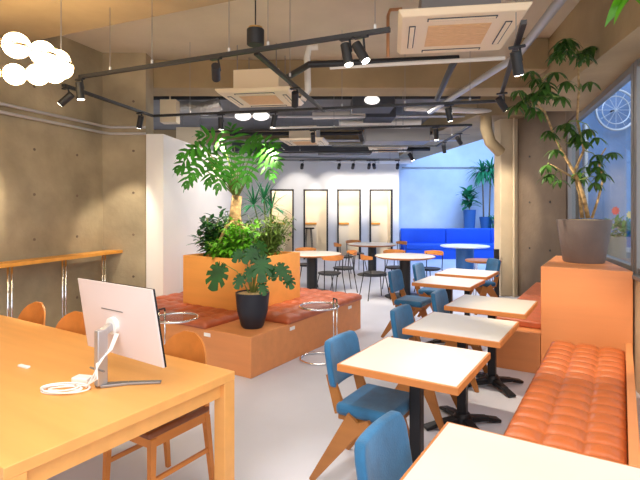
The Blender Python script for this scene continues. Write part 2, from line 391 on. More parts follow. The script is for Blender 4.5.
slab(mb, quad, nrm, .0, .008); slab(mb, quad, nrm, .008, .028, .5); mb.build('back_shell', 'monitor_back', mon, bevel=.001)
mb = MB(); slab(mb, quad, nrm, -.010, -.0005); mb.build('screen', 'screen', mon)
cc = sum(quad, Vector())/4; ex = (TRp-TLp).normalized(); ey = (TLp-BLp).normalized()
mb = MB(); v0 = cc+ey*.055+nrm*.0285; mb.bar(v0-ex*.09, v0+ex*.09, .004, .004); mb.build('vent_slot', 'grey_metal', mon)
mb = MB(); v1 = cc-ey*.02+nrm*.026; mb.tube([v1, v1+nrm*.022], .042, 24); mb.build('mount_plate', 'white_plastic', mon, smooth=True)
top = Vector((0, 0, v1.z-.005)); 
mb = MB(); mb.bar((0, 0, .012), top, .052, .034); mb.bar(top-Vector((0, 0, .02)), v1+nrm*.02, .035, .035); mb.build('stand_column', 'aluminium', mon, bevel=.005)
e1 = rel(onz(161, 383, .74), ST); e2 = rel(onz(112, 395, .74), ST)
mb = MB(); mb.bar((0, 0, .008), (e1.x*.4, e1.y*.4+.015, .007), .05, .014, .034, .012); mb.bar((e1.x*.4, e1.y*.4+.015, .007), (e1.x, e1.y, .006), .034, .012, .028, .010)
e3 = Vector((-e1.x*.75, .1, 0)); mb.bar((0, 0, .008), (e3.x, e3.y, .006), .05, .014, .03, .010)
mb.build('stand_foot', 'grey_metal', mon, bevel=.003)
p = v1+nrm*.02
mb = MB()
for k in range(3):
    mb.tube([p+ex*(.03+.012*k)-ey*.03, p+ex*(.01+.01*k)-ey*.1+nrm*.03, Vector((.03-.01*k, -.03, .12)), Vector((.02*k, -.045, .06)), Vector((-.04, -.05, .006+.004*k))], .0035, 6)
mb.build('cable', 'white_plastic', mon, smooth=True)
mb = MB(); mb.tube([(-.055, -.02, .09), (.055, -.02, .09)], .005, 8); mb.build('cable_clip', 'grey_metal', mon)
# power brick and cable coil on desk
P = onz(83, 382, .74); pbk = MB().bb(-.045, .045, -.028, .028, 0, .028).build('power_adapter', 'white_plastic', bevel=.004)
tag(pbk, 'small white power adapter block lying beside the foot of the monitor stand', 'power adapter', loc=P, rz=RZ+.35)
P = onz(64, 391, .74); mb = MB(); pts = []
for k in range(120):
    a = k/120*2*PI*4.2; rr = .072+.024*math.sin(a*.37+1); pts.append((rr*1.25*math.cos(a)+.01*math.sin(a*.5), rr*.62*math.sin(a), .006+.012*(k/120)+.003*math.sin(a*1.3)))
pts += [(.10, .03, .012)]
mb.tube(pts, .0038, 6); coil = mb.build('cable_coil', 'white_plastic', smooth='all')
tag(coil, 'coiled white cable lying on the worktable left of the monitor', 'cable', loc=P, rz=0)
P = onz(24, 367.5, .74); er = MB().bb(-.04, .04, -.011, .011, 0, .013).build('eraser_stick', 'white_plastic', bevel=.004)  # small white eraser stick
tag(er, 'small white stick shaped remote lying alone on the worktable', 'eraser', loc=P, rz=-.45)

# wooden chairs with rounded plywood backs, facing the desk
def shell(mb, wd, z0, z1, curve, x, lean=.0, thick=.012, roundtop=.5, n=16, m=10, kmin=None):
    """curved plywood/cushion panel standing in the y-z plane, rounded top corners"""
    F_, B_ = [], []
    for j in range(m+1):
        v = j/m; z = z0+(z1-z0)*v; k = 1.0
        if v > 1-roundtop: q_ = (v-(1-roundtop))/roundtop; k = math.sqrt(max(0.03, 1-(q_*.98)**2.4)) if kmin is None else 1-(1-kmin)*q_**2.5
        if kmin and v < .2: k = 1-(1-kmin)*.5*((.2-v)/.2)**2
        rf, rb = [], []
        for i in range(n+1):
            u = (i/n*2-1); y = u*wd/2*k; dx = curve*(y/(wd/2))**2 - lean*v
            rf.append(mb.bm.verts.new((x+dx, y, z))); rb.append(mb.bm.verts.new((x+dx-thick, y, z)))
        F_.append(rf); B_.append(rb)
    for j in range(m):
        for i in range(n):
            mb.bm.faces.new((F_[j][i], F_[j][i+1], F_[j+1][i+1], F_[j+1][i])); mb.bm.faces.new((B_[j][i], B_[j+1][i], B_[j+1][i+1], B_[j][i+1]))
    for j in range(m):
        mb.bm.faces.new((F_[j][0], F_[j+1][0], B_[j+1][0], B_[j][0])); mb.bm.faces.new((F_[j][n], B_[j][n], B_[j+1][n], F_[j+1][n]))
    for i in range(n):
        mb.bm.faces.new((F_[0][i], B_[0][i], B_[0][i+1], F_[0][i+1])); mb.bm.faces.new((F_[m][i], F_[m][i+1], B_[m][i+1], B_[m][i]))
    return mb
def plywood_chair(label, loc, rz):
    t = thing('plywood_chair', label, 'chair', loc, rz, 'plywood chairs at the long worktable')
    shell(MB(), .40, .56, .86, .05, -.20, .03, .012, .75).build('backrest', 'wood_chair', t, smooth=True)
    MB().bb(-.20, .22, -.20, .20, .44, .475).build('seat', 'leather_brown', t, bevel=.014)
    r = MB(); r.bb(-.19, .20, -.19, -.165, .39, .44).bb(-.19, .20, .165, .19, .39, .44).bb(.175, .20, -.165, .165, .39, .44).bb(-.19, -.165, -.165, .165, .39, .44); r.build('seat_frame', 'wood_chair', t)
    for sy in (-1, 1):
        MB().bar((.185, .178*sy, .435), (.20, .19*sy, 0), .034, .034, .024, .024).build('leg', 'wood_chair', t)
        MB().bar((-.185, .178*sy, .62), (-.185, .178*sy, .4), .03, .03).bar((-.185, .178*sy, .42), (-.23, .19*sy, 0), .034, .034, .024, .024).build('leg', 'wood_chair', t)
        MB().bar((.193, .184*sy, .22), (-.205, .184*sy, .22), .016, .022).build('stretcher', 'wood_chair', t)
    return t
pc0 = None
for px, py, lab in ((182, 334, 'plywood chair with rounded back behind the monitor, right hand end of the worktable'), (61, 315, 'plywood chair whose rounded back shows just left of the monitor'), (15, 306, 'leftmost plywood chair behind the worktable, near the left edge')):
    q_ = onz(px, py, .86); q_ = q_-UR*(.06 if px < 40 else .11 if px < 100 else .17)
    if pc0 is None: pc0 = plywood_chair(lab, (q_.x, q_.y, 0), RZ-PI/2)
    else: copy_tree(pc0, lab, loc=(q_.x, q_.y, 0), rz=RZ-PI/2)

# ================================================================ SQUARE TABLES
def cafe_table(label, corners):
    c = sum((onz(a, b, .74) for a, b in corners), Vector())/4
    t = thing('cafe_table', label, 'table', (c.x, c.y, 0), RZ, 'square cafe tables in a row')
    return t
def build_table(t):
    s_ = .335
    MB().bb(-s_+.012, s_-.012, -s_+.012, s_-.012, .7385, .7405).build('laminate_surface', 'laminate', t)
    MB().bb(-s_, s_, -s_, s_, .70, .739).build('tabletop', 'wood_edge', t, bevel=.003)
    MB().bb(-.033, .033, -.033, .033, .05, .69).build('column', 'black_iron', t, bevel=.006)
    MB().bb(-.16, .16, -.16, .16, .688, .6995).build('mount_plate', 'black_iron', t)
    b = MB()
    for k in range(4):
        a = PI/4+k*PI/2; d = Vector((math.cos(a), math.sin(a), 0)); b.bar(d*.02+Vector((0, 0, .05)), d*.20+Vector((0, 0, .038)), .07, .05, .06, .03); b.bar(d*.20+Vector((0, 0, .034)), d*.30+Vector((0, 0, .014)), .06, .03, .075, .022)
    b.lathe([(0, .1), (.05, .1), (.07, .06), (.07, .03), (0, .03)]); b.build('foot', 'black_iron', t, bevel=.006)
TABS = [('cream square table with wooden edge nearest the camera, cut off at the bottom right', None),
        ('cream square table beside the blue chair in the middle foreground', [(335, 363), (451.5, 387), (491, 354), (394, 336)]),
        ('cream square table second behind the bottom right one, before the brown bench end', [(403, 328), (498, 343), (519.5, 322), (435, 311)]),
        ('cream square table pushed closest to the tall orange plinth', [(445, 306), (527, 313.5), (537, 301), (463, 294.7)]),
        ('cream square table left of the plinth with a blue chair at its left corner', [(412.8, 283.4), (469.7, 286.7), (485, 279), (430, 275.8)]),
        ('farthest cream square table, in front of the cream pillar', [(437.3, 272.5), (488, 277), (498, 271.4), (448, 268.6)])]
t0 = cafe_table(TABS[1][0], TABS[1][1]); build_table(t0)
for lab, cs in TABS:
    if cs is TABS[1][1]: continue
    if cs is None:
        c = onz(447, 421, .74)-UR*.335-UL*.335
    else: c = sum((onz(a, b, .74) for a, b in cs), Vector())/4
    copy_tree(t0, lab, loc=(c.x, c.y, 0), rz=RZ)

# ================================================================ BLUE VELVET CHAIRS (face +x locally)
def blue_chair(label, loc, rz):
    t = thing('velvet_chair', label, 'chair', loc, rz, 'blue velvet chairs at the square tables')
    mb = shell(MB(), .37, .55, .81, .022, .0, .045, .042, .3, 12, 10, kmin=.84); mb.build('backrest', 'velvet_blue', t, smooth='all', bevel=.012)
    MB().box((.205, 0, .445), (.36, .40, .07)).build('seat', 'velvet_blue', t, bevel=.028)
    MB().bb(.04, .37, -.18, .18, .385, .413).build('seat_frame', 'wood_leg', t)
    for sy in (-1, 1):
        MB().bar((.04, .15*sy, .41), (-.035, .15*sy, .62), .026, .07, .022, .045).build('back_post', 'wood_leg', t)
        MB().bar((.17, .205*sy, .41), (-.12, .215*sy, 0), .026, .12, .022, .032).build('leg', 'wood_leg', t)
        MB().bar((.20, .205*sy, .41), (.37, .215*sy, 0), .026, .11, .022, .032).build('leg', 'wood_leg', t)
    return t
bc = None
for (l, r, lab) in (((330, 343), (363, 331), 'blue velvet chair with splayed wooden legs at the middle foreground table'),
                    ((363, 450), (416, 411), 'blue velvet chair nearest the camera at the bottom edge'),
                    ((394, 312), (417, 304), 'blue velvet chair at the second table, back turned to the aisle'),
                    ((434, 294), (452, 289), 'blue velvet chair at the table beside the plinth'),
                    ((396, 272), (410, 270), 'blue velvet chair by the black chairs, left corner of the fourth table'),
                    ((420, 265), (431, 263), 'small far blue velvet chair at the last square table')):
    a = (onz(l[0], l[1], .81)+onz(r[0], r[1], .81))/2
    if l[0] in (396, 420): a = a+UL*.07
    loc = (a.x, a.y, 0)
    if bc is None: bc = blue_chair(lab, loc, RZ)
    else: copy_tree(bc, lab, loc=loc, rz=RZ)
p_ = onz(491, 275, .81); copy_tree(bc, 'blue velvet chair half hidden between the last table and the cream pillar', loc=(2.66, 7.45, 0), rz=PI+.15)

# ================================================================ CHROME SIDE TABLES
def ring_table(label, loc, rz):
    t = thing('chrome_side_table', label, 'side table', loc, rz, 'round chrome side tables by the planter bench')
    R = .205; zt = .565
    MB().ring((0, 0, zt), R, .010).build('rim', 'chrome', t, smooth='all')
    MB().lathe([(0, .0), (R-.008, 0), (R-.008, .006), (0, .006)], (0, 0, zt-.003), 40).build('glass_top', 'glass_clear', t)
    f = MB(); n = 30
    f.tube([(R*.97*math.cos(a), R*.97*math.sin(a), .014) for a in [(-.86+1.72*k/n)*PI+PI for k in range(n+1)]], .012, 8)
    f.build('base_ring', 'chrome', t, smooth='all')
    for sy in (-.035, .035): MB().tube([(R*.96, sy, .014), (R*.96, sy, .60)], .008, 8).build('pole', 'chrome', t, smooth='all')
    MB().tube([(R*.96, -.035, .60), (R*.96, -.035, .625), (R*.96, .035, .625), (R*.96, .035, .60)], .008, 8).build('handle', 'steel_dark', t)
    return t
rt = ring_table('round chrome and glass side table on the aisle side of the planter bench', (-.01, 5.06, 0), .5)
copy_tree(rt, 'round chrome and glass side table between the monitor and the planter bench', loc=(-1.36, 4.53, 0), rz=RZ+PI)

# ================================================================ ROUND TABLES AND BLACK CHAIRS
def round_table(label, c, r, m='laminate', name='round_table'):
    t = thing(name, label, 'table', (c[0], c[1], 0), 0, 'round tables at the back')
    MB().lathe([(0, .70), (r-.07, .70), (r-.005, .725), (r, .735), (r, .739), (0, .739)], seg=48).build('tabletop', 'wood_edge', t, smooth=True)
    MB().lathe([(0, .739), (r-.008, .739), (r-.012, .742), (0, .742)], seg=48).build('laminate_surface', m, t)
    MB().tube([(0, 0, .02), (0, 0, .70)], .10, 24).build('column', 'black', t, smooth=True)
    MB().lathe([(0, 0), (.36, 0), (.36, .012), (.34, .02), (0, .025)], seg=40).build('base_plate', 'black', t, smooth=True)
    return t
def black_chair(label, loc, rz):     # faces +x
    t = thing('black_chair', label, 'chair', loc, rz, 'black chairs with curved wooden back rails at the round tables')
    MB().lathe([(0, .435), (.19, .435), (.21, .445), (.205, .462), (.15, .458), (0, .452)], seg=28).build('seat', 'black', t, smooth=True)
    n = 16; f, b = [], []
    mb = MB(); rr = .235; prev = None
    for k in range(n+1):
        a = PI-1.05+2.1*k/n; e = 1-.45*abs(2*k/n-1)**2
        d = Vector((math.cos(a), math.sin(a), 0)); hh = .045*e
        ring = [mb.bm.verts.new(d*rr+Vector((0, 0, .735-hh))), mb.bm.verts.new(d*(rr+.016)+Vector((0, 0, .735-hh))), mb.bm.verts.new(d*(rr+.022)+Vector((0, 0, .735+hh))), mb.bm.verts.new(d*(rr+.006)+Vector((0, 0, .735+hh)))]
        if prev:
            for i in range(4): mb.bm.faces.new((prev[i], prev[(i+1) % 4], ring[(i+1) % 4], ring[i]))
        else: mb.bm.faces.new(ring)
        prev = ring
    mb.bm.faces.new(prev[::-1]); mb.build('back_rail', 'wood_chair', t, smooth=True)
    for sy in (-1, 1):
        MB().tube([(.15, .12*sy, .44), (.21, .20*sy, 0)], .009, 8).build('leg', 'black', t)
        MB().tube([(-.15, .185*sy, .73), (-.14, .18*sy, .44), (-.21, .22*sy, 0)], .009, 8).build('leg', 'black', t)
    MB().ring((0, 0, .43), .17, .008, 24, 6).build('seat_frame', 'black', t)
    return t
R1 = (-.15, 9.1); R2 = (1.25, 11.5); R3 = (1.53, 8.65)
round_table('round wood edged table just right of the planter box', R1, .56)
round_table('round wood edged table farthest back, before the white niche wall', R2, .6)
round_table('round wood edged table behind the far blue velvet chair', R3, .54)
def facing(c, deg, d): a = math.radians(deg); return (c[0]+d*math.cos(a), c[1]+d*math.sin(a), 0), a+PI
k0 = None
for c, deg, d, lab in ((R1, 12, .62, 'black chair with wooden back rail on the right of the round table beside the planter'),
                       (R1, 100, .70, 'black chair behind the round table beside the planter'),
                       (R1, -62, .68, 'black chair in front of the planter side round table, partly behind the bench'),
                       (R2, 190, .68, 'black chair on the left of the farthest round table'),
                       (R2, 118, .72, 'black chair behind the farthest round table, against the niche wall'),
                       (R2, 25, .70, 'black chair on the right of the farthest round table by the blue corner'),
                       (R3, 195, .58, 'black chair on the left of the round table behind the blue chairs'),
                       (R3, 95, .66, 'black chair behind the round table that stands past the blue chairs'),
                       (R3, 40, .72, 'black chair between the near round table and the blue corner')):
    l, rz = facing(c, deg, d)
    if k0 is None: k0 = black_chair(lab, l, rz)
    else: copy_tree(k0, lab, loc=l, rz=rz)
# blue court furniture
t = thing('court_table', 'white round table in the blue lit court', 'table', (3.32, 11.0, 0), 0)
MB().lathe([(0, .71), (.52, .71), (.55, .725), (.55, .74), (0, .74)], seg=48).build('tabletop', 'white_plastic', t, smooth=True)
MB().lathe([(0, 0), (.24, 0), (.24, .02), (.2, .03), (.2, .66), (.26, .71), (0, .71)], seg=28).build('pedestal', 'pot_blue', t, smooth=True)
t = thing('small_round_table', 'small round wooden table with chrome legs beside the cream pillar', 'table', (2.72, 8.0, 0), 0)
MB().lathe([(0, .70), (.27, .70), (.29, .715), (.29, .735), (0, .735)], seg=36).build('tabletop', 'wood_edge', t, smooth=True)
for k in range(4):
    a = k*PI/2+.6; MB().tube([(.2*math.cos(a), .2*math.sin(a), 0), (.16*math.cos(a), .16*math.sin(a), .70)], .011, 8).build('leg', 'chrome', t)
t = thing('court_sofa', 'long cobalt blue banquette against the pale court wall', 'sofa', (2.6, 15.0, 0), 0)
MB().bb(0, 4.4, 0, .62, 0, .30).build('base', 'vinyl_blue', t, bevel=.01)
for k in range(3): MB().bb(.01+k*1.46, 1.46+k*1.46, -.02, .55, .30, .47).build('seat_cushion', 'vinyl_blue', t, bevel=.03)
for k in range(3): MB().bb(.01+k*1.46, 1.46+k*1.46, .50, .66, .42, .94).build('back_cushion', 'vinyl_blue', t, bevel=.03)
struct(MB().bb(2.6, 7.0, 15.7, 16.9, 0, .88).build('trim_15', 'concrete_pale'))
# niches: counters and stool
for i, (a, b) in enumerate(ops):
    x0 = bx(a)+.0; loc = (x0-.05, YB+.55, 0)
    lab = ['far left niche, mostly behind the planter foliage', 'second niche, with a black stool', 'third niche from the left', 'rightmost niche next to the blue court'][i]
    t = thing('niche_counter', 'narrow wooden counter inside the '+lab, 'counter', loc, 0, 'wooden counters in the niches')
    MB().bb(0, .43, 0, .42, 1.06, 1.12).build('countertop', 'wood_shelf', t, bevel=.004)
    MB().bb(.0, .42, .06, .38, 0, 1.06).build('panel', 'niche_wall', t)
t = thing('bar_stool', 'tall black stool standing in the second niche', 'stool', (bx(308.5), YB+.36, 0), .2)
MB().lathe([(0, .93), (.17, .93), (.185, .95), (.17, .975), (0, .97)], seg=24).build('seat', 'black', t, smooth=True)
for k in range(4):
    a = PI/4+k*PI/2; MB().tube([(.10*math.cos(a), .10*math.sin(a), .93), (.19*math.cos(a), .19*math.sin(a), 0)], .010, 8).build('leg', 'black', t)
MB().ring((0, 0, .28), .165, .008, 24, 6).build('footrest', 'black', t)

# ================================================================ WALL SHELF
S0 = Vector((-3.12, 4.68, 0)); 
mb = MB(); pA = S0-WD*4.5; pB = S0+WD*1.72
mb.prism([(pA.x, pA.y), (pB.x, pB.y), (pB.x+WN.x*.20, pB.y+WN.y*.20-.04), (pA.x+WN.x*.245, pA.y+WN.y*.245)], 1.01, 1.05)
sh = thing('wall_shelf', 'long narrow orange wooden bar shelf along the left concrete wall', 'shelf')
mb.build('shelf_board', 'wood_shelf', sh, bevel=.003)
for px in (13.5, 67.5, 107):
    k = (px-CX)/F; t_ = (k*S0.y-S0.x)/(WD.x-k*WD.y); p = S0+WD*t_+WN*.05
    mb = MB()
    for s_ in (-.022, .022): mb.tube([(p.x+WD.x*s_, p.y+WD.y*s_, 0), (p.x+WD.x*s_, p.y+WD.y*s_, 1.01)], .011, 10)
    mb.build('support_post', 'chrome', sh, smooth='all')

# ================================================================ PLANTS
def leaf(bm, base, d, L, W, droop=.3, fold=.15, n=5, up=Vector((0, 0, 1)), shape=0):
    """lance shaped leaf starting at base along d"""
    d = Vector(d).normalized(); sd = d.cross(up)
    if sd.length < .05: sd = Vector((1, 0, 0))
    sd.normalize(); nn = sd.cross(d).normalized(); p = Vector(base); prev = None; cur = d.copy(); step = L/n
    for i in range(n+1):
        v = i/n; wdt = W/2*(math.sin(PI*min(1, v*.92+.08))**.8 if shape == 0 else (math.sin(PI*(v**.6)))**.9)
        if i == n: wdt = .002
        nn = sd.cross(cur).normalized()
        row = [bm.verts.new(p-sd*wdt+nn*fold*wdt), bm.verts.new(p), bm.verts.new(p+sd*wdt+nn*fold*wdt)]
        if prev:
            bm.faces.new((prev[0], prev[1], row[1], row[0])); bm.faces.new((prev[1], prev[2], row[2], row[1]))
        prev = row; cur = (cur+Vector((0, 0, -droop/n))).normalized(); p = p+cur*step
def lobed(bm, base, d, L, nl=7, W=.8, droop=.5, up=Vector((0, 0, 1)), lw=.085):
    """deeply cut leaf: long lobes down both sides of a midrib"""
    d = Vector(d).normalized(); sd = d.cross(up); sd = sd.normalized() if sd.length > .05 else Vector((1, 0, 0)); p = Vector(base); cur = d.copy()
    for i in range(nl):
        v = i/(nl-1); ll = L*W/2*(math.sin(PI*(.22+.70*v))**.8)
        for s_ in (-1, 1):
            ang = math.radians(110-95*v)
            dd = (cur*math.cos(ang)+sd*s_*math.sin(ang)).normalized()
            leaf(bm, p, dd, ll*rnd(.85, 1.1), L*lw, droop*.6, .12, 4, up)
        cur = (cur+Vector((0, 0, -droop/nl))).normalized(); p = p+cur*L/nl
    leaf(bm, p-cur*L/nl*.6, cur, L*.28, L*lw, droop*.5, .1, 3)
def monstera(bm, base, d, L, up, notch=5):
    d = Vector(d).normalized(); sd = d.cross(up).normalized(); nn = sd.cross(d).normalized(); c = Vector(base)
    rim = []; N_ = 72
    for k in range(N_+1):
        a = -PI*.93+2*PI*.93*k/N_     # angle from tip
        r = .62*(1-.18*abs(a)/PI)+.1*math.cos(a)
        ph = abs(a)/(PI*.93)*notch*1.0; fr_ = ph % 1
        if .15 < abs(a)/PI < .9 and fr_ > .70: r *= .60
        p = c+d*L*.38+d*math.cos(a)*r*L+sd*math.sin(a)*r*L*.74
        bend = (p-c).dot(d)/L; lat = (p-c).dot(sd)/L
        rim.append(bm.verts.new(p-nn*(.05*bend*bend+.16*lat*lat)*L))
    mid = bm.verts.new(c+d*L*.15); mid2 = bm.verts.new(c+d*L*.45-nn*.03*L)
    for k in range(N_):
        a = -PI*.93+2*PI*.93*(k+.5)/N_
        bm.faces.new((mid2 if abs(a) < PI*.6 else mid, rim[k], rim[k+1]))
    k1 = [i for i in range(N_+1) if abs(-PI*.93+2*PI*.93*i/N_) < PI*.6]
    bm.faces.new((mid, mid2, rim[k1[0]])); bm.faces.new((mid, rim[k1[-1]], mid2))
def rnd(a, b): return random.uniform(a, b)
def sph(az, el): return Vector((math.cos(az)*math.cos(el), math.sin(az)*math.cos(el), math.sin(el)))

# monstera in black pot on the bench corner
P = onz(252.5, 327, PH); pot = thing('potted_monstera', 'monstera with split leaves in a matte black pot on the bench corner', 'potted plant', P, 0)
MB().lathe([(0, 0), (.098, 0), (.115, .02), (.155, .17), (.172, .34), (.172, .355), (.160, .355), (.158, .335), (0, .335)], seg=48).build('pot', 'pot_black', pot, smooth=True)
MB().lathe([(0, .352), (.08, .351), (.1575, .342), (.1575, .336), (0, .336)]).build('soil', 'soil', pot, smooth=True)
st = MB(); fo = MB()
tips = [(-.31, -.04, .66, .27, (-.25, -.35, -.9)), (.10, -.06, .74, .26, (.05, -.35, -.93)), (.05, .06, .80, .2, (-.5, -.3, -.5)), (.24, -.02, .64, .20, (.55, -.3, -.6)), (-.09, -.08, .55, .15, (-.3, -.4, -.8)), (.10, -.10, .47, .13, (.3, -.4, -.8)), (.34, .02, .53, .15, (.4, -.3, -.8)), (-.02, -.03, .62, .15, (0, -.4, -.9)), (.02, .12, .86, .2, (.3, -.4, -.5)), (.16, .05, .60, .14, (.4, -.3, -.8)), (-.12, .10, .78, .15, (-.4, -.3, -.6))]
for (x_, y_, z_, s_, d_) in tips:
    e = Vector((x_, y_, z_))
    st.tube([(x_*.1, y_*.1, .34), (x_*.5, y_*.5, .34+(z_-.34)*.62+.03), e], [.007, .005, .0035], 6)
    monstera(fo.bm, e, Vector(d_), s_, Vector((x_*.6, -1, .15)))
st.build('stem', 'stem', pot, smooth='all'); fo.build('foliage', 'leaf_monstera', pot, smooth='all')

# tree philodendron in planter
def inbox(u, v, z=.965): p = C0+(-UL)*(-(IN+BW*u))+UR*(IN+BL*v); return Vector((p.x, p.y, z))
PP = inbox(.46, .35); tree = thing('tree_philodendron', 'tall tree philodendron with deeply cut leaves on a thick pale trunk in the planter', 'plant', PP, 0)
lo = lambda px, py, Y: aty(px, py, Y)-PP
tr = MB(); tp = [Vector((0, 0, 0)), lo(238, 232, PP.y), lo(235, 215, PP.y-.02), lo(237, 196, PP.y)]
tr.tube(tp, [.085, .075, .07, .06], 14)
tr.tube([lo(223, 251, PP.y-.1), lo(220, 240, PP.y-.15), lo(227, 226, PP.y-.12), lo(236, 220, PP.y-.05)], .02, 8)
tr.tube([lo(247, 251, PP.y-.1), lo(246, 235, PP.y-.13), lo(239, 218, PP.y-.06)], .02, 8)
tr.build('trunk', 'trunk', tree, smooth='all')
st = MB(); fo = MB(); top = tp[-1]
crown = [(203, 146, -.1, .34, -1.0, -.15), (196, 154, .1, .34, -1.0, -.5), (206, 158, -.35, .32, -.7, -.7), (196, 166, 0, .30, -.6, -.9), (214, 148, .2, .34, -.7, .1), (222, 142, .1, .34, -.4, .3), (216, 162, -.4, .30, -.4, -.9), (224, 168, -.45, .28, -.3, -.9), (230, 154, -.3, .32, -.1, -.6), (234, 146, .2, .36, 0, .4), (243, 147, .1, .36, .3, .2), (245, 158, -.35, .32, .2, -.8), (253, 150, .2, .34, .7, .0), (256, 143, .3, .34, .9, .2), (262, 152, -.1, .32, .8, -.3), (263, 160, .1, .28, .6, -.7), (238, 168, -.4, .26, 0, -.9), (226, 150, .4, .34, -.3, -.2)]
for px, py, dy, L, hx, hz in crown:
    e = lo(px, py, PP.y+dy); d = (e-top); mid = top+d*.55+Vector((0, 0, .05))
    st.tube([top-Vector((0, 0, .03)), mid, e], [.009, .007, .005], 6)
    lobed(fo.bm, e, Vector((hx, -.35+dy*.4, hz)), L*1.05, 6, 1.1, .7, Vector((rnd(-.2, .2), -.75, .65)).normalized(), .15)
st.build('stem', 'stem', tree, smooth='all'); fo.build('foliage', 'leaf_crown', tree, smooth='all', solid=1)

def bush(name, label, base, m, spread, hgt, n, L, W, droop=.5, stems=6, box=None):
    t = thing(name, label, 'plant', base, 0); st = MB(); fo = MB()
    for k in range(stems):
        az = rnd(0, 2*PI); rr = rnd(.3, 1)*spread; e = Vector((math.cos(az)*rr, math.sin(az)*rr*.7, hgt*rnd(.55, 1)))
        st.tube([(rnd(-.04, .04), rnd(-.04, .04), 0), e*.5+Vector((0, 0, .04)), e], [.009, .007, .004], 6)
        for q_ in range(n//stems):
            v = rnd(.25, 1); p = Vector((e.x*v*.9+rnd(-.07, .07), e.y*v*.9+rnd(-.07, .07), max(.02, e.z*v+rnd(-.06, .06)))); a2 = rnd(0, 2*PI)
            leaf(fo.bm, p, sph(a2, rnd(-.25, .8)), L*rnd(.7, 1.2), W*rnd(.7, 1.2), droop, .15, 4)
    st.build('stem', 'stem', t, smooth='all'); fo.build('foliage', m, t, smooth='all', solid=1); return t
bush('rubber_shrub', 'dense dark green shrub at the left side of the planter', inbox(.74, .22), 'leaf_dark', .27, .56, 520, .13, .055, .4, 20)
bush('rubber_shrub', 'dark leafy shrub at the rear left of the planter', inbox(.76, .66), 'leaf_dark', .28, .60, 300, .14, .055, .4, 14)
bush('climbing_fern', 'bright green feathery shrub at the front of the planter', inbox(.26, .18), 'leaf_bright', .27, .50, 700, .11, .036, .7, 22)
bush('fern_shrub', 'yellow green fine leaved shrub at the right end of the planter', inbox(.18, .62), 'leaf_olive', .32, .60, 900, .09, .03, .9, 26)
bush('fern_shrub', 'light green trailing shrub at the front middle of the planter', inbox(.48, .12), 'leaf_bright', .24, .26, 380, .11, .038, 1.0, 16)
# spiky palm behind
PQ = inbox(.42, .86); t = thing('spiky_palm', 'narrow leaved palm standing upright at the rear of the planter', 'plant', PQ, 0); st = MB(); fo = MB()
for px, py in ((254, 205), (264, 200), (272, 208)):
    e = aty(px, py, PQ.y)-PQ; st.tube([(0, 0, 0), e*.6, e], [.012, .01, .008], 6)
    for k in range(26): leaf(fo.bm, e, sph(rnd(0, 2*PI), rnd(-.1, 1.4)), rnd(.22, .36), .028, .8, .1, 5)
st.build('stem', 'stem', t, smooth='all'); fo.build('foliage', 'leaf_teal', t, smooth='all', solid=1)

# potted umbrella tree on plinth
PT = onz(585, 258, 1.04); PT = Vector((2.735, 4.98, 1.04))
t = thing('potted_umbrella_tree', 'tall umbrella tree with curving stems in a tapered brown pot on the plinth', 'potted plant', PT, 0)
MB().lathe([(0, 0), (.185, 0), (.195, .015), (.257, .42), (.257, .44), (.242, .44), (.236, .41), (0, .41)], seg=48).build('pot', 'pot_brown', t, smooth=True)
MB().lathe([(0, .445), (.12, .44), (.2355, .42), (.2355, .411), (0, .411)], seg=32).build('soil', 'soil', t, smooth=True)
loc_ = lambda px, py, dy=0: aty(px, py, PT.y+dy)-PT
tr = MB(); Pt = [loc_(*a) for a in ((586, 218), (584, 200), (579, 184), (577, 160), (577, 130), (578, 95), (579, 62))]
ups = lambda py: -.15-.45*max(0, min(1, (150-py)/50)) if py < 150 else 0
tr.tube([loc_(588, 218), loc_(584, 198, -.03), loc_(578, 180, -.02), loc_(566, 158), loc_(556, 140, -.15), loc_(545, 112, -.35), loc_(530, 98, -.5)], [.022, .020, .018, .014, .011, .009, .006], 10)
tr.tube([loc_(582, 218, .05), loc_(580, 195, .05), loc_(574, 172, .05), loc_(584, 150, -.05), loc_(577, 120, -.3), loc_(579, 90, -.55), loc_(578, 52, -.62)], [.020, .018, .016, .013, .012, .011, .007], 10)
tr.tube([loc_(592, 218), loc_(598, 200), loc_(603, 180), loc_(598, 160), loc_(606, 148)], [.014, .012, .011, .009, .006], 10)
tr.tube([loc_(578, 180), loc_(560, 170, -.05), loc_(548, 163, -.1)], [.012, .01, .006], 8)
TPTS = [v.co.copy() for v in tr.bm.verts][::5]
tr.build('trunk', 'trunk', t, smooth='all')
fo = MB(); st = MB()
def umbrella(e, n=7, L=.17, tilt=0):
    for k in range(n):
        az = 2*PI*k/n+rnd(-.2, .2); leaf(fo.bm, e, sph(az, rnd(-.35, .15)), L*rnd(.85, 1.2), L*.30, 1.3, .15, 5)
cl = [(574, 48, 20, .20), (560, 56, 10, .14), (586, 54, 10, .12), (550, 66, 4, .10), (541, 78, 6, .12), (534, 90, 6, .12), (556, 90, 10, .18), (570, 84, 5, .12), (545, 94, 10, .18), (526, 100, 9, .14), (515, 108, 6, .10), (534, 108, 8, .14), (582, 82, 3, .12), (562, 126, 8, .14), (554, 134, 6, .12), (568, 138, 9, .16), (582, 136, 7, .14), (596, 132, 6, .12), (560, 148, 5, .12), (546, 172, 5, .10), (552, 178, 6, .10), (562, 176, 4, .10), (590, 168, 8, .14), (602, 160, 9, .14), (582, 176, 6, .12), (606, 176, 6, .10), (596, 182, 4, .10)]
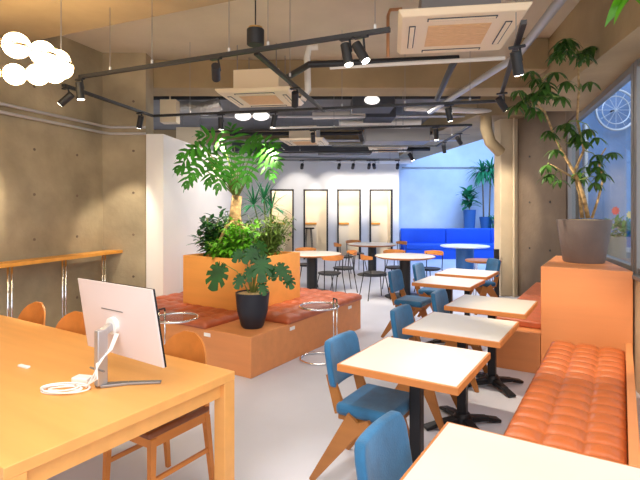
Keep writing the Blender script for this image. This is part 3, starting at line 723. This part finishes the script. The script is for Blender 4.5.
for px, py, n_, sp in cl:
    c_ = loc_(px, py, ups(py)+rnd(-.12, .02) if px < 590 else rnd(-.4, -.22))
    near_ = min(TPTS, key=lambda v: (v-c_).length); st.tube([near_, (near_+c_)/2+Vector((0, 0, .02)), c_-Vector((0, 0, .06))], [.006, .005, .003], 5)
    for q_ in range(max(1, n_//3)):
        e = c_+Vector((rnd(-sp, sp)*.7, rnd(-sp, sp)*.5, rnd(-.05, .08)))
        umbrella(e, 7, .13)
        st.tube([c_-Vector((0, 0, .06)), e], .003, 5)
st.build('stem', 'stem', t, smooth='all'); fo.build('foliage', 'leaf_umbrella', t, smooth='all', solid=1)

# hanging plant at upper right
HP = Vector((2.16, 3.3, 2.72)); HP = Vector((2.08, 3.15, 3.05))
t = thing('hanging_plant', 'bright green broad leaf of a plant hanging into the upper right corner', 'plant', HP, 0)
st = MB(); st.tube([(0, 0, H-HP.z), (0, 0, .0)], .008, 6); st.build('stem', 'stem', t)
fo = MB(); 
for az, el in ((3.0, -.9), (2.2, -.6), (.4, -.4), (4.6, -.7), (5.6, -.3)): leaf(fo.bm, (0, 0, .02), sph(az, el), .30, .17, .6, .1, 6, shape=1)
fo.build('foliage', 'leaf_bright', t, smooth='all', solid=1)

# court plants
def dracaena(label, loc, zb, stems, m='leaf_teal'):
    t = thing('dracaena', label, 'plant', loc, 0); st = MB(); fo = MB()
    for (x_, z_) in stems:
        st.tube([(x_*.6, 0, 0), (x_*.8, 0, z_*.5), (x_, 0, z_)], .025, 8)
        for k in range(75): leaf(fo.bm, (x_, 0, z_), sph(rnd(0, 2*PI), rnd(-.5, 1.3)), rnd(.45, .75), .06, 1.3, .1, 5)
    st.build('trunk', 'trunk_dark', t, smooth='all'); fo.build('foliage', m, t, smooth='all', solid=1); return t
c_ = aty(487, 229, 16.2)
d1 = dracaena('two stemmed dracaena with spiky crowns in the blue court', (c_.x, 16.3, .88), 0, ((-.12, 1.95), (.16, 2.0)))
MB().lathe([(0, 0), (.16, 0), (.22, .42), (.2, .42), (.19, .38), (0, .38)], seg=28).build('pot', 'pot_blue', d1, smooth=True)
c_ = aty(469.5, 229, 16.2)
pt = thing('tall_planter_plant', 'leafy green plant in a tall blue planter against the court wall', 'potted plant', (c_.x, 16.2, .88), 0)
MB().lathe([(0, 0), (.17, 0), (.21, .66), (.19, .66), (.18, .62), (0, .62)], seg=4*7).build('pot', 'pot_blue', pt, smooth=True)
fo = MB(); st = MB(); st.tube([(0, 0, .6), (0, 0, 1.1)], .012, 6); st.build('stem', 'stem', pt)
for k in range(70): leaf(fo.bm, (rnd(-.08, .08), rnd(-.08, .08), rnd(.75, 1.3)), sph(rnd(0, 2*PI), rnd(-.1, 1.1)), rnd(.3, .5), .16, .6, .1, 5)
fo.build('foliage', 'leaf_teal', pt, smooth='all', solid=1)
c_ = aty(494, 226, 15.95)
pt = thing('low_fern', 'low bushy fern beside the dracaena stems in the blue court', 'plant', (c_.x+.1, 15.95, .88), 0)
fo = MB()
for k in range(120): leaf(fo.bm, (rnd(-.15, .15), rnd(-.1, .1), rnd(.05, .35)), sph(rnd(0, 2*PI), rnd(.0, 1.2)), rnd(.2, .38), .045, 1.0, .1, 5)
fo.build('foliage', 'leaf_teal', pt, smooth='all', solid=1); MB().lathe([(0, 0), (.13, 0), (.17, .3), (.15, .3), (0, .28)], seg=24).build('pot', 'pot_blue', pt, smooth=True)

# ================================================================ OUTSIDE THE WINDOW
op = Vector((4.55, 7.2, 0)); t = thing('flower_planter', 'grey pot of red, yellow and blue flowers outside the window', 'potted plant', op, 0)
MB().lathe([(0, 0), (.2, 0), (.28, 1.18), (.25, 1.18), (.24, 1.1), (0, 1.1)], seg=28).build('pot', 'frame_grey', t, smooth=True)
fo = MB()
for k in range(140): leaf(fo.bm, (rnd(-.18, .18), rnd(-.18, .18), rnd(1.12, 1.4)), sph(rnd(0, 2*PI), rnd(0, 1.3)), rnd(.12, .2), .05, .5, .1, 4)
fo.build('foliage', 'leaf_mid', t, smooth='all', solid=1)
for m, xx, zz in (('flower_red', -.2, 1.56), ('flower_yellow', .02, 1.50), ('flower_blue', .14, 1.62), ('flower_yellow', .2, 1.48)):
    b = MB()
    for k in range(9): a = 2*PI*k/9; leaf(b.bm, (xx, -.12, zz), Vector((math.cos(a), -.3, math.sin(a))), .07, .035, .1, .1, 3, up=Vector((0, 1, .01)))
    b.build('blossom', m, t, smooth='all', solid=1)
wh = aty(616, 110, 8.66); t = thing('hanging_wheel', 'round spoked wire ornament mounted high on the wall outside the window', 'wheel', wh, 0)  # spoked wheel hung on the outside wall
b = MB(); n = 36
MB().tube([(0, 0, 0), (0, .135, 0)], .02, 10).build('bracket', 'steel_dark', t)
b.tube([(.36*math.cos(2*PI*k/n), 0, .36*math.sin(2*PI*k/n)) for k in range(n)], .022, 8, closed=True); b.build('rim', 'pipe_grey', t, smooth='all')
b = MB(); b.tube([(.25*math.cos(2*PI*k/n), 0, .25*math.sin(2*PI*k/n)) for k in range(n)], .010, 8, closed=True)
for k in range(12): a = 2*PI*k/12; b.tube([(0, 0, 0), (.36*math.cos(a), 0, .36*math.sin(a))], .005, 5)
b.build('spokes', 'pipe_grey', t)
b = MB().box((0, 0, .0), (.10, 2.2, .08)).build('outdoor_rail', 'frame_grey'); tag(b, 'grey rail running outside the window below the round wire ornament', 'rail', loc=(5.0, 7.6, 1.28), rz=-.3)
b = MB().tube([(0, 0, 0), (0, 0, 3.1)], .05, 14).build('outdoor_post', 'pipe_grey', smooth=True); tag(b, 'pale grey post standing outside the window', 'post', loc=(4.75, 8.6, 0))

# ================================================================ CEILING SERVICES
TZ = 2.75
def zp(px, py, z=TZ): return onz(px, py, z)
def track(label, pts, rods=(), z=TZ, name='light_track'):
    t = thing(name, label, 'track', (0, 0, 0)); mb = MB()
    for a, b in zip(pts, pts[1:]): mb.bar(a, b, .034, .028)
    mb.build('rail', 'steel_dark', t)
    for (px, i) in rods:
        a, b = pts[i], pts[i+1]; k = (px-CX)/F; d = b-a; u = (k*a.y-a.x)/(d.x-k*d.y); p = a+d*u
        MB().tube([(p.x, p.y, z+.01), (p.x, p.y, H if not (6.6 < p.y < 7.1) else 3.25)], .003, 6).build('suspension_rod', 'grey_metal', t)
        MB().tube([(p.x, p.y, z+.015), (p.x, p.y, z+.045)], .011, 10).build('rod_clamp', 'pipe_grey', t)
    TR.append((pts, z)); return t
TR = []
A = zp(80, 77); Bc = zp(390, 29.5)
track('long black light track running from the globe chandelier up to the ceiling cassette', [A, Bc], [(110, 0), (152, 0), (229, 0), (268, 0), (375, 0)])
track('black light track bending at the left wall and crossing the room at mid height', [zp(63, 85), zp(153, 116), zp(499, 101), zp(524, 22)], [(190, 1), (342, 1), (405, 1), (470, 1), (516, 2)])
track('short diagonal black track linking the two long light tracks', [zp(256, 53), zp(324, 111)], [(290, 0)], TZ+.035)
track('black light track behind, forming a loop before the niche wall', [zp(205, 132), zp(471, 125), zp(437, 146), zp(332, 146)], [(240, 0), (334, 0), (403, 0), (452, 1)])
track('rearmost black light track, close to the niche wall', [aty(262, 160, 13.2), aty(400, 160, 13.2)], [(290, 0), (345, 0), (390, 0)], EYE+48*13.2/F)
track('slim black track high behind the planter tree', [aty(268, 153, 11.2), aty(412, 150, 11.2)], [(300, 0), (400, 0)], EYE+56.5*11.2/F)

def spot(label, px, tr, seg, aim, power=60, tint='soft', ang=55, sc=1.0, drop=.125):
    """head hangs under segment seg of track tr, where that crosses image column px"""
    pts, z = TR[tr]; a, b = pts[seg], pts[seg+1]; k = (px-CX)/F; dd = b-a; u = (k*a.y-a.x)/(dd.x-k*dd.y); p = a+dd*u
    p = Vector((p.x, p.y, p.z-drop*sc))
    aim = Vector(aim); d = (aim-p).normalized()
    t = thing('track_spotlight', label, 'spotlight', p, 0, 'black track spotlights')
    L = .075*sc; r = .033*sc
    MB().tube([-d*L, d*L*.96], r, 16).build('lamp_head', 'black', t, smooth=True)
    MB().tube([d*L*.93, d*L*1.0], r*.82, 16).build('lens', 'lens', t)
    top = Vector((0, 0, drop*sc-.022)); MB().tube([Vector((0, 0, 0))-d*.02+Vector((r, 0, 0)), top+Vector((r, 0, 0))*.5, top], .008, 6).box(top+Vector((0, 0, .002)), (.10*sc, .03, .014), RZ).build('bracket', 'black', t)
    if power:
        l = bpy.data.lights.new('lamp', 'SPOT'); l.energy = power; l.color = K(tint); l.spot_size = math.radians(ang); l.spot_blend = .6; l.shadow_soft_size = .03
        o = bpy.data.objects.new('lamp', l); COL.objects.link(o); o.parent = t; o.location = d*L*1.1; o.rotation_euler = d.to_track_quat('-Z', 'Y').to_euler()
    return t
WH = Vector((0, 0, 1.7))
SP = [('track spotlight right beside the globe chandelier, pointing down', 80, 0, 0, (-1.9, 4.2, .7), 70, 'white'),
 ('track spotlight hanging lowest left, below the globe chandelier', 66, 1, 0, W0-WD*.25+WH, 60, 'soft'),
 ('track spotlight near the concrete corner above the white partition', 140, 1, 0, (-2.75, 6.35, .7), 45, 'soft'),
 ('track spotlight under the long front track, above the planter', 216, 0, 0, (-1.2, 5.8, 1.6), 70, 'soft'),
 ('left one of the twin spotlights under the front track end', 347, 0, 0, (.5, 2.8, .7), 30, 'white'),
 ('right one of the twin spotlights under the front track end', 361, 0, 0, (1.2, 2.4, .7), 30, 'white'),
 ('track spotlight under the short diagonal track', 295, 2, 0, (-.4, 6.8, .4), 80, 'soft'),
 ('track spotlight right behind the crown of the planter tree, left one', 221, 1, 1, (-1.2, 6.1, 1.2), 80, 'soft'),
 ('track spotlight over the right half of the planter tree', 274, 1, 1, (-.8, 5.9, 1.2), 80, 'soft'),
 ('track spotlight on the rear loop, next to the second cassette', 313, 3, 0, (.0, 9.1, .7), 90, 'soft'),
 ('track spotlight on the rear loop in the middle of the room', 361, 3, 0, (1.3, 8.6, .7), 90, 'soft'),
 ('large track spotlight beside the window side cassette', 517, 1, 2, (2.0, 4.0, .5), 80, 'soft'),
 ('track spotlight at the right corner of the mid track, pointing at the tree', 502, 1, 2, (2.6, 5.1, 1.7), 50, 'soft'),
 ('track spotlight below the mid track, over the square tables', 449, 1, 1, (1.9, 5.6, .7), 70, 'white'),
 ('track spotlight at the right end of the rear loop, left of three', 436, 3, 0, (1.8, 6.6, .7), 70, 'white'),
 ('track spotlight at the outer corner of the rear loop', 459, 3, 1, (3.45, 8.9, 1.4), 90, 'soft'),
 ('track spotlight at the back corner of the rear loop by the court', 444, 3, 1, (2.9, 9.5, .2), 60, 'white')]
for a_ in SP: spot(*a_[:5], power=a_[5], tint=a_[6], ang=50, sc=1.1 if 'large' in a_[0] else 1)
for px, lab in ((302, 'leftmost spotlight washing the niche wall'), (339, 'second spotlight washing the niche wall, over the third niche'), (353, 'middle spotlight before the niche wall'), (369, 'left of the close pair of spotlights before the niche wall'), (374, 'right of the close pair of spotlights before the niche wall'), (397.5, 'spotlight at the right end of the niche wall')):
    tx = {302: bx(298.6), 339: bx(332.6), 353: bx(348), 369: bx(365), 374: bx(381), 397.5: bx(395)}[px]
    spot(lab, px, 4, 0, (tx, YB, 2.0), 45, 'white', ang=52, sc=1.4)
spot('spotlight hanging alone in front of the court soffit', 411, 5, 0, (3.3, 11, .7), 50, 'white', sc=1.3)
# warm lamps inside the niches
for i, (a, b) in enumerate(ops):
    t = thing('niche_lamp', 'small round ceiling lamp inside the '+['first (foliage hidden)', 'second (stool)', 'third', 'fourth (court side)'][i]+' niche', 'lamp', ((bx(a)+bx(b))/2, YB+.7, 2.58), 0, 'ceiling lamps inside the niches')
    MB().lathe([(0, 0), (.07, 0), (.08, .02), (0, .02)]).build('diffuser', 'lens', t)
    l = bpy.data.lights.new('lamp', 'POINT'); l.energy = 8; l.color = K('white'); l.shadow_soft_size = .06
    o = bpy.data.objects.new('lamp', l); COL.objects.link(o); o.parent = t; o.location = (0, 0, -.1)

# ceiling cassette air conditioners
def cassette(label, c, rz, s_=.93, zc=3.0, body='ac_plastic'):
    t = thing('ceiling_air_conditioner', label, 'air conditioner', (c[0], c[1], zc), rz, 'ceiling cassette air conditioners'); h_ = s_/2
    mb = MB(); o_, i_ = [], []
    for x_, y_ in ((-1, -1), (1, -1), (1, 1), (-1, 1)): o_.append(mb.bm.verts.new((x_*h_, y_*h_, .035))); i_.append(mb.bm.verts.new((x_*(h_-.03), y_*(h_-.03), 0)))
    tp_ = [mb.bm.verts.new((v.co.x, v.co.y, .05)) for v in o_]
    mb.bm.faces.new(i_[::-1]); mb.bm.faces.new(tp_)
    for k in range(4): mb.bm.faces.new((o_[k], o_[(k+1) % 4], i_[(k+1) % 4], i_[k])); mb.bm.faces.new((tp_[k], tp_[(k+1) % 4], o_[(k+1) % 4], o_[k]))
    mb.build('panel', 'ac_plastic', t, bevel=.008)
    MB().bb(-h_*.62, h_*.62, -h_*.62, h_*.62, .05, .32).build('body', body, t)
    q_ = MB().bb(-.235, .235, -.235, .235, -.004, .0005).build('intake_grille', 'ac_grille', t)
    g2 = MB()
    for k in range(11): g2.bb(-.23, .23, -.22+k*.044-.003, -.22+k*.044+.003, -.007, -.004)
    g2.build('grille_bars', 'ac_grille', q_)
    for k in range(4):
        v = MB(); a = k*PI/2; v.box((math.cos(a)*.355, math.sin(a)*.355, -.003), (.05, .50, .006), a); o2 = v.build('outlet', 'duct_dark', t)
        v = MB(); v.box((math.cos(a)*.355, math.sin(a)*.355, -.007), (.034, .48, .003), a); v.build('louvre', 'ac_plastic', o2)
    for x_, y_ in ((-.25, -.25), (.25, -.25), (.25, .25), (-.25, .25)): MB().tube([(x_, y_, .3), (x_, y_, H-zc)], .006, 6).build('suspension_rod', 'grey_metal', t)
    return t
rzc = math.radians(-8.5)
ac = cassette('large cream ceiling cassette air conditioner nearest, top right of centre', (1.10, 3.89), rzc, body='frame_grey'); ac = None
for px, py, lab in ((262, 100, 'cream ceiling cassette air conditioner above the planter tree'), (305, 143, 'small far ceiling cassette air conditioner left of the room centre'), (388, 150.5, 'farthest ceiling cassette air conditioner, before the court')):
    c_ = onz(px, py, 3.0)
    if ac is None: ac = cassette(lab, (c_.x, c_.y), rzc)
    else: copy_tree(ac, lab, loc=(c_.x, c_.y, 3.0), rz=rzc)

# pipes, ducts
def pipe(name, label, cat, pts, r, m, seg=12):
    pts = [Vector(p) for p in pts]; c_ = pts[0].copy(); o = MB().tube([p-c_ for p in pts], r, seg).build(name, m, smooth=True); return tag(o, label, cat, loc=c_)
pz = lambda px, py, z: onz(px, py, z)
pipe('conduit_pipe', 'thick grey pipe running diagonally under the ceiling at upper right', 'pipe', [pz(568, -10, 3.18), pz(517, 56, 3.18), pz(430, 112, 3.18)], .04, 'pipe_grey', 16)
pipe('black_pipe', 'black lagged pipe crossing behind the near air conditioner with a downward bend', 'pipe', [pz(286, 78, 3.0), pz(300, 70, 3.0), pz(309, 64.5, 3.0), pz(380, 62, 3.0), pz(458, 58.5, 3.0), pz(452, 66, 3.0), pz(437, 99, 3.0)], .033, 'steel_dark')
pipe('white_pipe', 'slim white pipe just below the black lagged pipe', 'pipe', [pz(330, 67.5, 2.97), pz(505, 58, 2.97)], .02, 'pipe_white')
pipe('white_pipe', 'short vertical white pipe dropping behind the front track', 'pipe', [aty(318, 47, 5.2), aty(309, 48, 5.2), aty(307, 58, 5.2), aty(308, 90, 5.2), aty(303, 100, 5.2)], .035, 'pipe_white')
pipe('copper_pipe', 'copper pipe bending down left of the near air conditioner', 'pipe', [aty(402, 9, 4.1), aty(390, 10, 4.1), aty(388, 16, 4.1), aty(388, 57, 4.1)], .014, 'copper')
pipe('wall_duct_pipe', 'long grey pipe running along the top of the niche wall', 'pipe', [aty(262, 158, 14.3), aty(379, 161, 14.3)], .075, 'pipe_grey', 16)
pipe('wall_duct_pipe', 'short white pipe sleeve at the right top of the niche wall', 'pipe', [aty(380, 161, 14.3), aty(412, 161, 14.3)], .085, 'white_plastic', 16)
pipe('insulated_duct', 'long white insulated duct across the middle of the ceiling', 'duct', [pz(339, 123, 3.3), pz(421, 122, 3.3)], .06, 'pipe_white', 16)
pipe('insulated_duct', 'shorter white duct just behind the diagonal track', 'duct', [pz(313, 116, 3.35), pz(366, 114, 3.35)], .07, 'pipe_white', 16)
pipe('insulated_duct', 'pale duct at the rear right beneath the ceiling', 'duct', [pz(405, 108, 3.3), pz(505, 112, 3.3)], .05, 'pipe_white', 16)
pipe('wire_conduit', 'upper of two steel conduits on the left concrete wall', 'pipe', [W0-WD*4-WN*.05+Vector((0, 0, 2.665)), WC-WN*.05+Vector((-.02, -.08, 2.665)), Vector((-2.75, 6.30, 2.66)), Vector((-2.29, 6.30, 2.66))], .018, 'pipe_grey', 10)
pipe('wire_conduit', 'lower of two steel conduits on the left concrete wall', 'pipe', [W0-WD*4-WN*.05+Vector((0, 0, 2.58)), WC-WN*.05+Vector((-.02, -.08, 2.58)), Vector((-2.75, 6.30, 2.575)), Vector((-2.29, 6.30, 2.575))], .018, 'pipe_grey', 10)
pts = [aty(176, 108, 7.6), aty(190, 107, 7.5), aty(205, 109, 7.4), aty(220, 104, 7.4)]
pipe('flexible_duct', 'silver foil flexible duct left of the air conditioner over the planter', 'duct', pts, [.11, .105, .11, .1], 'silver_foil', 16)
pipe('drain_elbow', 'brown curved pipe elbow on the cream pillar below the ceiling', 'pipe', [aty(486, 112, 8.5), aty(486, 128, 8.5), aty(490, 142, 8.5), aty(500, 152, 8.6)], .10, 'concrete_beam', 20)
pipe('wall_conduit', 'thin pipe rising beside the cream pillar', 'pipe', [aty(514, 300, 8.64), aty(514, 92, 8.64), aty(510, 84, 8.5), aty(503, 84, 8.3)], .022, 'pillar_cream', 10)
b = MB().bb(-.12, .12, -.1, .1, -.17, .17).tube([(0, 0, .16), (0, 0, H-3.05)], .012, 8).build('junction_box', 'ac_plastic'); tag(b, 'cream junction box under the ceiling over the white partition', 'box', loc=aty(170, 112, 7.3))
CL = [('black cable tray running across below the rear ceiling, nearest', 150, 480, 98, 7.9, .035, 'steel_dark'), ('thin silver pipe across the rear ceiling above the rear loop track', 200, 500, 117, 8.9, .022, 'pipe_grey'),
 ('black pipe across the rear ceiling just past the loop track', 230, 470, 134, 10.6, .04, 'steel_dark'), ('silver pipe far back over the niche wall', 220, 460, 141, 11.4, .03, 'pipe_grey'),
 ('lowest black pipe in front of the niche wall top', 240, 430, 150, 12.3, .05, 'steel_dark'), ('thin white pipe between the two rear air conditioners', 270, 410, 128, 9.2, .025, 'pipe_white'), ('thin dark pipe just behind the brown beam', 165, 500, 92, 7.5, .02, 'steel_dark')]
for lab, x0, x1, y, Y, rr, m in CL:
    a = aty(x0, y, Y); b_ = aty(x1, y-1, Y); zt_ = min(a.z, H-.12); t = thing('ceiling_pipe', lab, 'pipe', a)
    MB().tube([(0, 0, 0), (b_.x-a.x, 0, b_.z-a.z)], rr, 10).build('pipe_run', m, t, smooth=True)
    for u in (.1, .5, .9): MB().tube([((b_.x-a.x)*u, 0, (b_.z-a.z)*u), ((b_.x-a.x)*u, 0, H-a.z)], .005, 6).build('hanger_rod', 'grey_metal', t)
def hung_box(name, label, px0, px1, py0, py1, Y, dep, m, cat='duct'):
    a = aty(px0, py1, Y); b_ = aty(px1, py0, Y); wd_ = b_.x-a.x; hh = b_.z-a.z; t = thing(name, label, cat, a)
    MB().bb(0, wd_, 0, dep, 0, hh).build('casing', m, t, bevel=.006)
    for x_ in (.12*wd_, .88*wd_): MB().tube([(x_, dep/2, hh-.01), (x_, dep/2, H-a.z)], .006, 6).build('hanger_rod', 'grey_metal', t)
    return t
hung_box('black_duct', 'black rectangular duct box with a white oval cap below the beam', 353, 395, 94.5, 106, 7.4, .6, 'duct_dark')
o = MB().sphere((0, 0, 0), .1, (1.2, .25, .7)).build('duct_cap', 'white_glow', smooth='all'); tag(o, 'white oval cap on the black duct box', 'cap', loc=aty(372, 100, 7.38))  # plain cap, its slight glow is put into the material
hung_box('ventilation_duct', 'grey rectangular ventilation duct at the centre rear of the ceiling', 366, 430, 127, 141, 9.6, .7, 'frame_grey')
hung_box('ventilation_duct', 'dark duct block under the ceiling behind the black duct box', 366, 396, 107, 117, 8.7, .6, 'duct_dark')
hung_box('ventilation_duct', 'wide black duct block left above the farthest air conditioner', 318, 372, 146, 153, 11.9, .5, 'duct_dark')
hung_box('ventilation_duct', 'long dark duct block over the left half of the niche wall', 232, 318, 142, 151, 11.95, .5, 'duct_dark')
hung_box('beige_duct', 'beige sheet metal duct block above the planter tree', 176, 200, 127, 150, 9.6, .5, 'ac_plastic')
for px, lab in ((243, 'left'), (261, 'right')):
    o = MB().sphere((0, 0, 0), .10, (1.25, 1, .7)).build('white_oval', 'white_glow', smooth='all'); tag(o, lab+' one of two small white ovals above the planter tree crown', 'lamp', 'white ovals under the ceiling', loc=aty(px, 116, 7.3))  # plain white ovals, weak glow set in the material
c_ = onz(251, 37, 2.89); c_ = aty(255.5, 37, 3.75)
t = thing('ceiling_speaker', 'small black cylinder speaker hanging above the front track', 'speaker', c_, 0)
MB().tube([(0, 0, -.065), (0, 0, .06)], .068, 24).build('body', 'black', t, bevel=.008)
MB().tube([(0, 0, .06), (0, 0, .075)], .055, 24).build('cap', 'brass', t); MB().tube([(0, 0, .075), (0, 0, H-c_.z)], .006, 6).build('cord', 'black', t)

# ================================================================ GLOBE CHANDELIER
gc = Vector((-2.285, 3.36, 2.648)); t = thing('globe_chandelier', 'ring shaped chandelier of glowing white glass globes at the upper left', 'chandelier', gc, 0)
GR = .42; NG = 15
for k in range(NG):
    a = 2*PI*k/NG+.16; p = Vector((GR*math.cos(a), GR*math.sin(a), 0))
    gl = MB().sphere(p, .082).build('globe', 'globe', t, smooth='all')
    MB().ring(p+Vector((0, 0, -.012)), .0835, .0042, 32, 6).build('band', 'trunk_dark', gl, smooth='all')
b = MB(); b.ring((0, 0, -.004), GR+.083, .004, 60, 6); b.ring((0, 0, .0), GR-.083, .004, 60, 6); b.build('ring_frame', 'brass', t, smooth='all')
for k in range(3):
    a = 2*PI*k/3+.35; MB().tube([(GR*math.cos(a), GR*math.sin(a), .08), (GR*math.cos(a), GR*math.sin(a), 3.3-gc.z)], .0035, 6).build('cable', 'grey_metal', t)

b = MB().bb(-.04, .04, -.03, .03, 0, .86).build('narrow_board', 'black', bevel=.003); tag(b, 'narrow upright black board standing at the foot of the cream pillar', 'board', loc=(3.17, 8.62, 0), rz=0)
